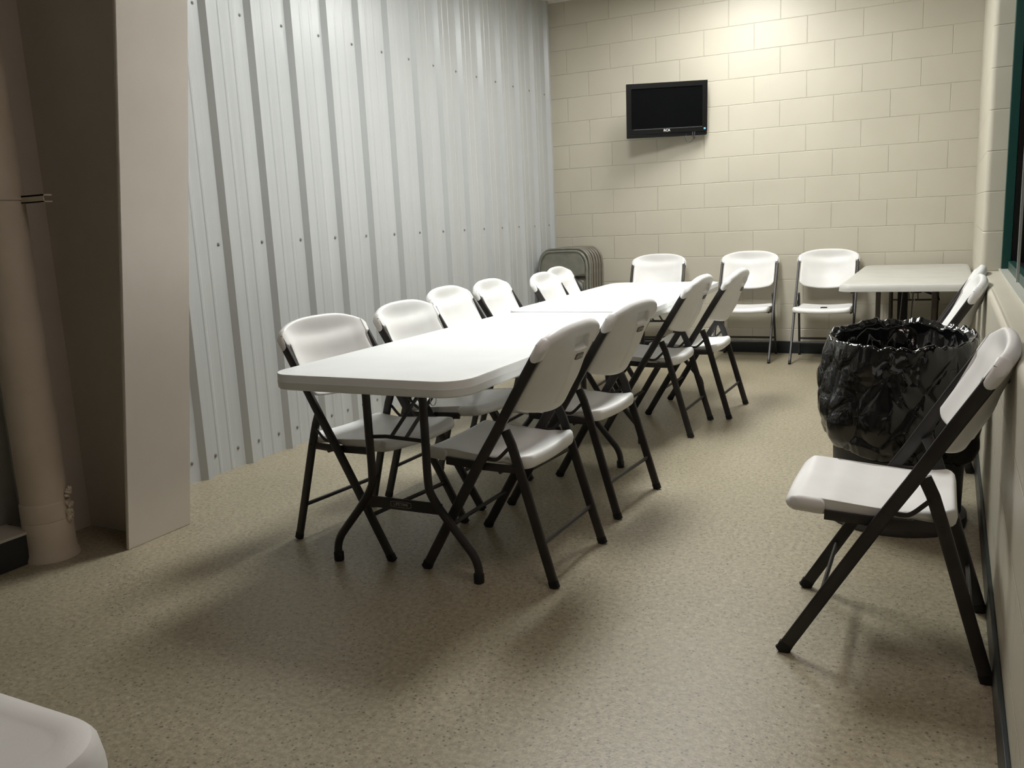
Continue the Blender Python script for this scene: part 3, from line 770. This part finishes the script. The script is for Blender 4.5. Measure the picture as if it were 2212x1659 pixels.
for j in range(NP+1):
    t = j/NP; r_, z = pf(t); rg = []
    hang = max(0, (t-rim_t)/(1-rim_t)); inn = max(0, (rim_t-t)/rim_t)
    for k_ in range(NT):
        a = 2*PI*k_/NT; ca, sa = math.cos(a), math.sin(a)
        # large soft folds, broken into facets by sharp creases
        wx = .25*noise.noise(Vector((ca*2, sa*2, z*3)))
        tw = 1.4*z; ct, st_ = math.cos(a+tw), math.sin(a+tw); cu_, su_ = math.cos(a-tw), math.sin(a-tw)
        p1 = Vector((ct*1.3+wx, st_*1.3+wx, z*3.2+1.0)); p2 = Vector((cu_*2.6, su_*2.6, z*6.5+wx+5)); p3 = Vector((ct*5.5, st_*5.5, z*14+11+wx))
        e1, c1_ = vor(p1); e2, c2_ = vor(p2); e3, c3_ = vor(p3)
        wr = .040*(.5-c1_) + .022*(.45-c2_) + .008*math.exp(-e1*10) - .006*math.exp(-e2*12) + .003*(.4-c3_)
        flute = noise.noise(Vector((ca*7, sa*7, z*.8+3))) + .5*noise.noise(Vector((ca*15, sa*15, z*.8+8)))
        edge = math.exp(-(abs(t-rim_t)/.05)**2)
        top = math.exp(-(abs(t-rim_t)/.12)**2)
        side = max(0, math.cos(a - PI*1.03))
        if t > rim_t:
            dr = wr*min(1, hang*5) + .008*flute*min(1, hang*6)*math.exp(-hang*5) + .010*side*hang*(1-hang)*4
            rr_ = max(r_ + dr, .2515 if z > .61 else .243)
        else:
            rr_ = r_ + (wr*1.2 + .012*flute)*min(1, inn*6)*min(1, (1-inn)*3) - .012*min(1, inn*8)*(1-inn)
            if z > .05: rr_ = min(rr_, .222)
            if inn < .03: rr_ = r_ + .003*flute
            rr_ = max(.02, rr_)
        dz = top*(.020*sa + .010 + .013*flute + .008*(noise.noise(Vector((ca*3, sa*3, 9)))))
        if t > rim_t: dz -= hang**2*(.034*math.sin(a*1.0+2.2) + .020*noise.noise(Vector((ca*2.6, sa*2.6, 6))))
        z_ = z + dz
        if CXY[0] + rr_*ca > W-.004: rr_ = (W-.004-CXY[0])/ca
        rg.append(bm.verts.new((rr_*ca, rr_*sa, z_)))
    rings.append(rg)
for j in range(NP):
    for k_ in range(NT):
        bm.faces.new((rings[j][k_], rings[j][(k_+1)%NT], rings[j+1][(k_+1)%NT], rings[j+1][k_]))
bm.faces.new(rings[0])
bagroot = obj('trash_bag', bm, M['bag'], None, angle=75)
bagroot.location = (*CXY, 0)
tag(bagroot, 'shiny black plastic trash bag folded over the rim of the grey can', 'trash bag')

# ------------------------------------------------------------------ black pedestal stand under the side table
st = thing('pedestal_stand', 'black pedestal stand with spread legs under the corner side table', 'stand', (2.955, -.52, 0))
bm = BM(); box(bm, -.034, .034, -.02, .02, .30, .64, bevel=.004); box(bm, -.045, .045, -.03, .03, .27, .33, bevel=.004); obj('post', bm, M['blackpl'], st, smooth=False)
for dx, dy in ((-.26, -.10), (.26, -.10), (-.05, .26)):
    bm = BM(); sweep(bm, [(0, 0, .30), (dx*.5, dy*.5, .185), (dx, dy, .012)], .009, .012, (0,0,1), seg=10); obj('leg', bm, M['blackpl'], st)
bm = BM(); box(bm, .05, .125, -.03, .03, .545, .60, bevel=.008); box(bm, .034, .06, -.012, .012, .57, .59)
sweep(bm, catmull([(.12, 0, .565), (.17, 0, .545), (.22, 0, .525), (.235, 0, .49)], 5), .009, .009, None, seg=10)
obj('tilt_arm', bm, M['blackpl'], st, smooth=False)

# ------------------------------------------------------------------ ceiling lights
def emis(name, col, s):
    mt_ = bpy.data.materials.new(name); mt_.use_nodes = True; nt = mt_.node_tree; nt.nodes.clear()
    e = nt.nodes.new('ShaderNodeEmission'); o_ = nt.nodes.new('ShaderNodeOutputMaterial')
    e.inputs[0].default_value = (*col, 1); e.inputs[1].default_value = s; nt.links.new(e.outputs[0], o_.inputs[0]); return mt_
LL = ['white ceiling light panel nearest the block wall, above the chairs there', 'white ceiling light panel above the joined tables', 'pinkish fill light panel added out of view on the window side']
for i, (x, y, s, colr) in enumerate(ROOM_LIGHTS):
    t = thing('ceiling_light', LL[i], 'ceiling light', (x, y, H-.03), 0)
    bm = BM(); hx, hy = .30, .60
    for a in ((-hx, hx, -hy, -hy+.03), (-hx, hx, hy-.03, hy), (-hx, -hx+.03, -hy+.03, hy-.03), (hx-.03, hx, -hy+.03, hy-.03)): box(bm, *a, -.012, .029)
    obj('frame', bm, M['grid'], t, smooth=False)
    bm = BM(); box(bm, -hx+.03, hx-.03, -hy+.03, hy-.03, -.004, .004); obj('diffuser', bm, emis('diffuser_glow', colr, s), t, smooth=False)
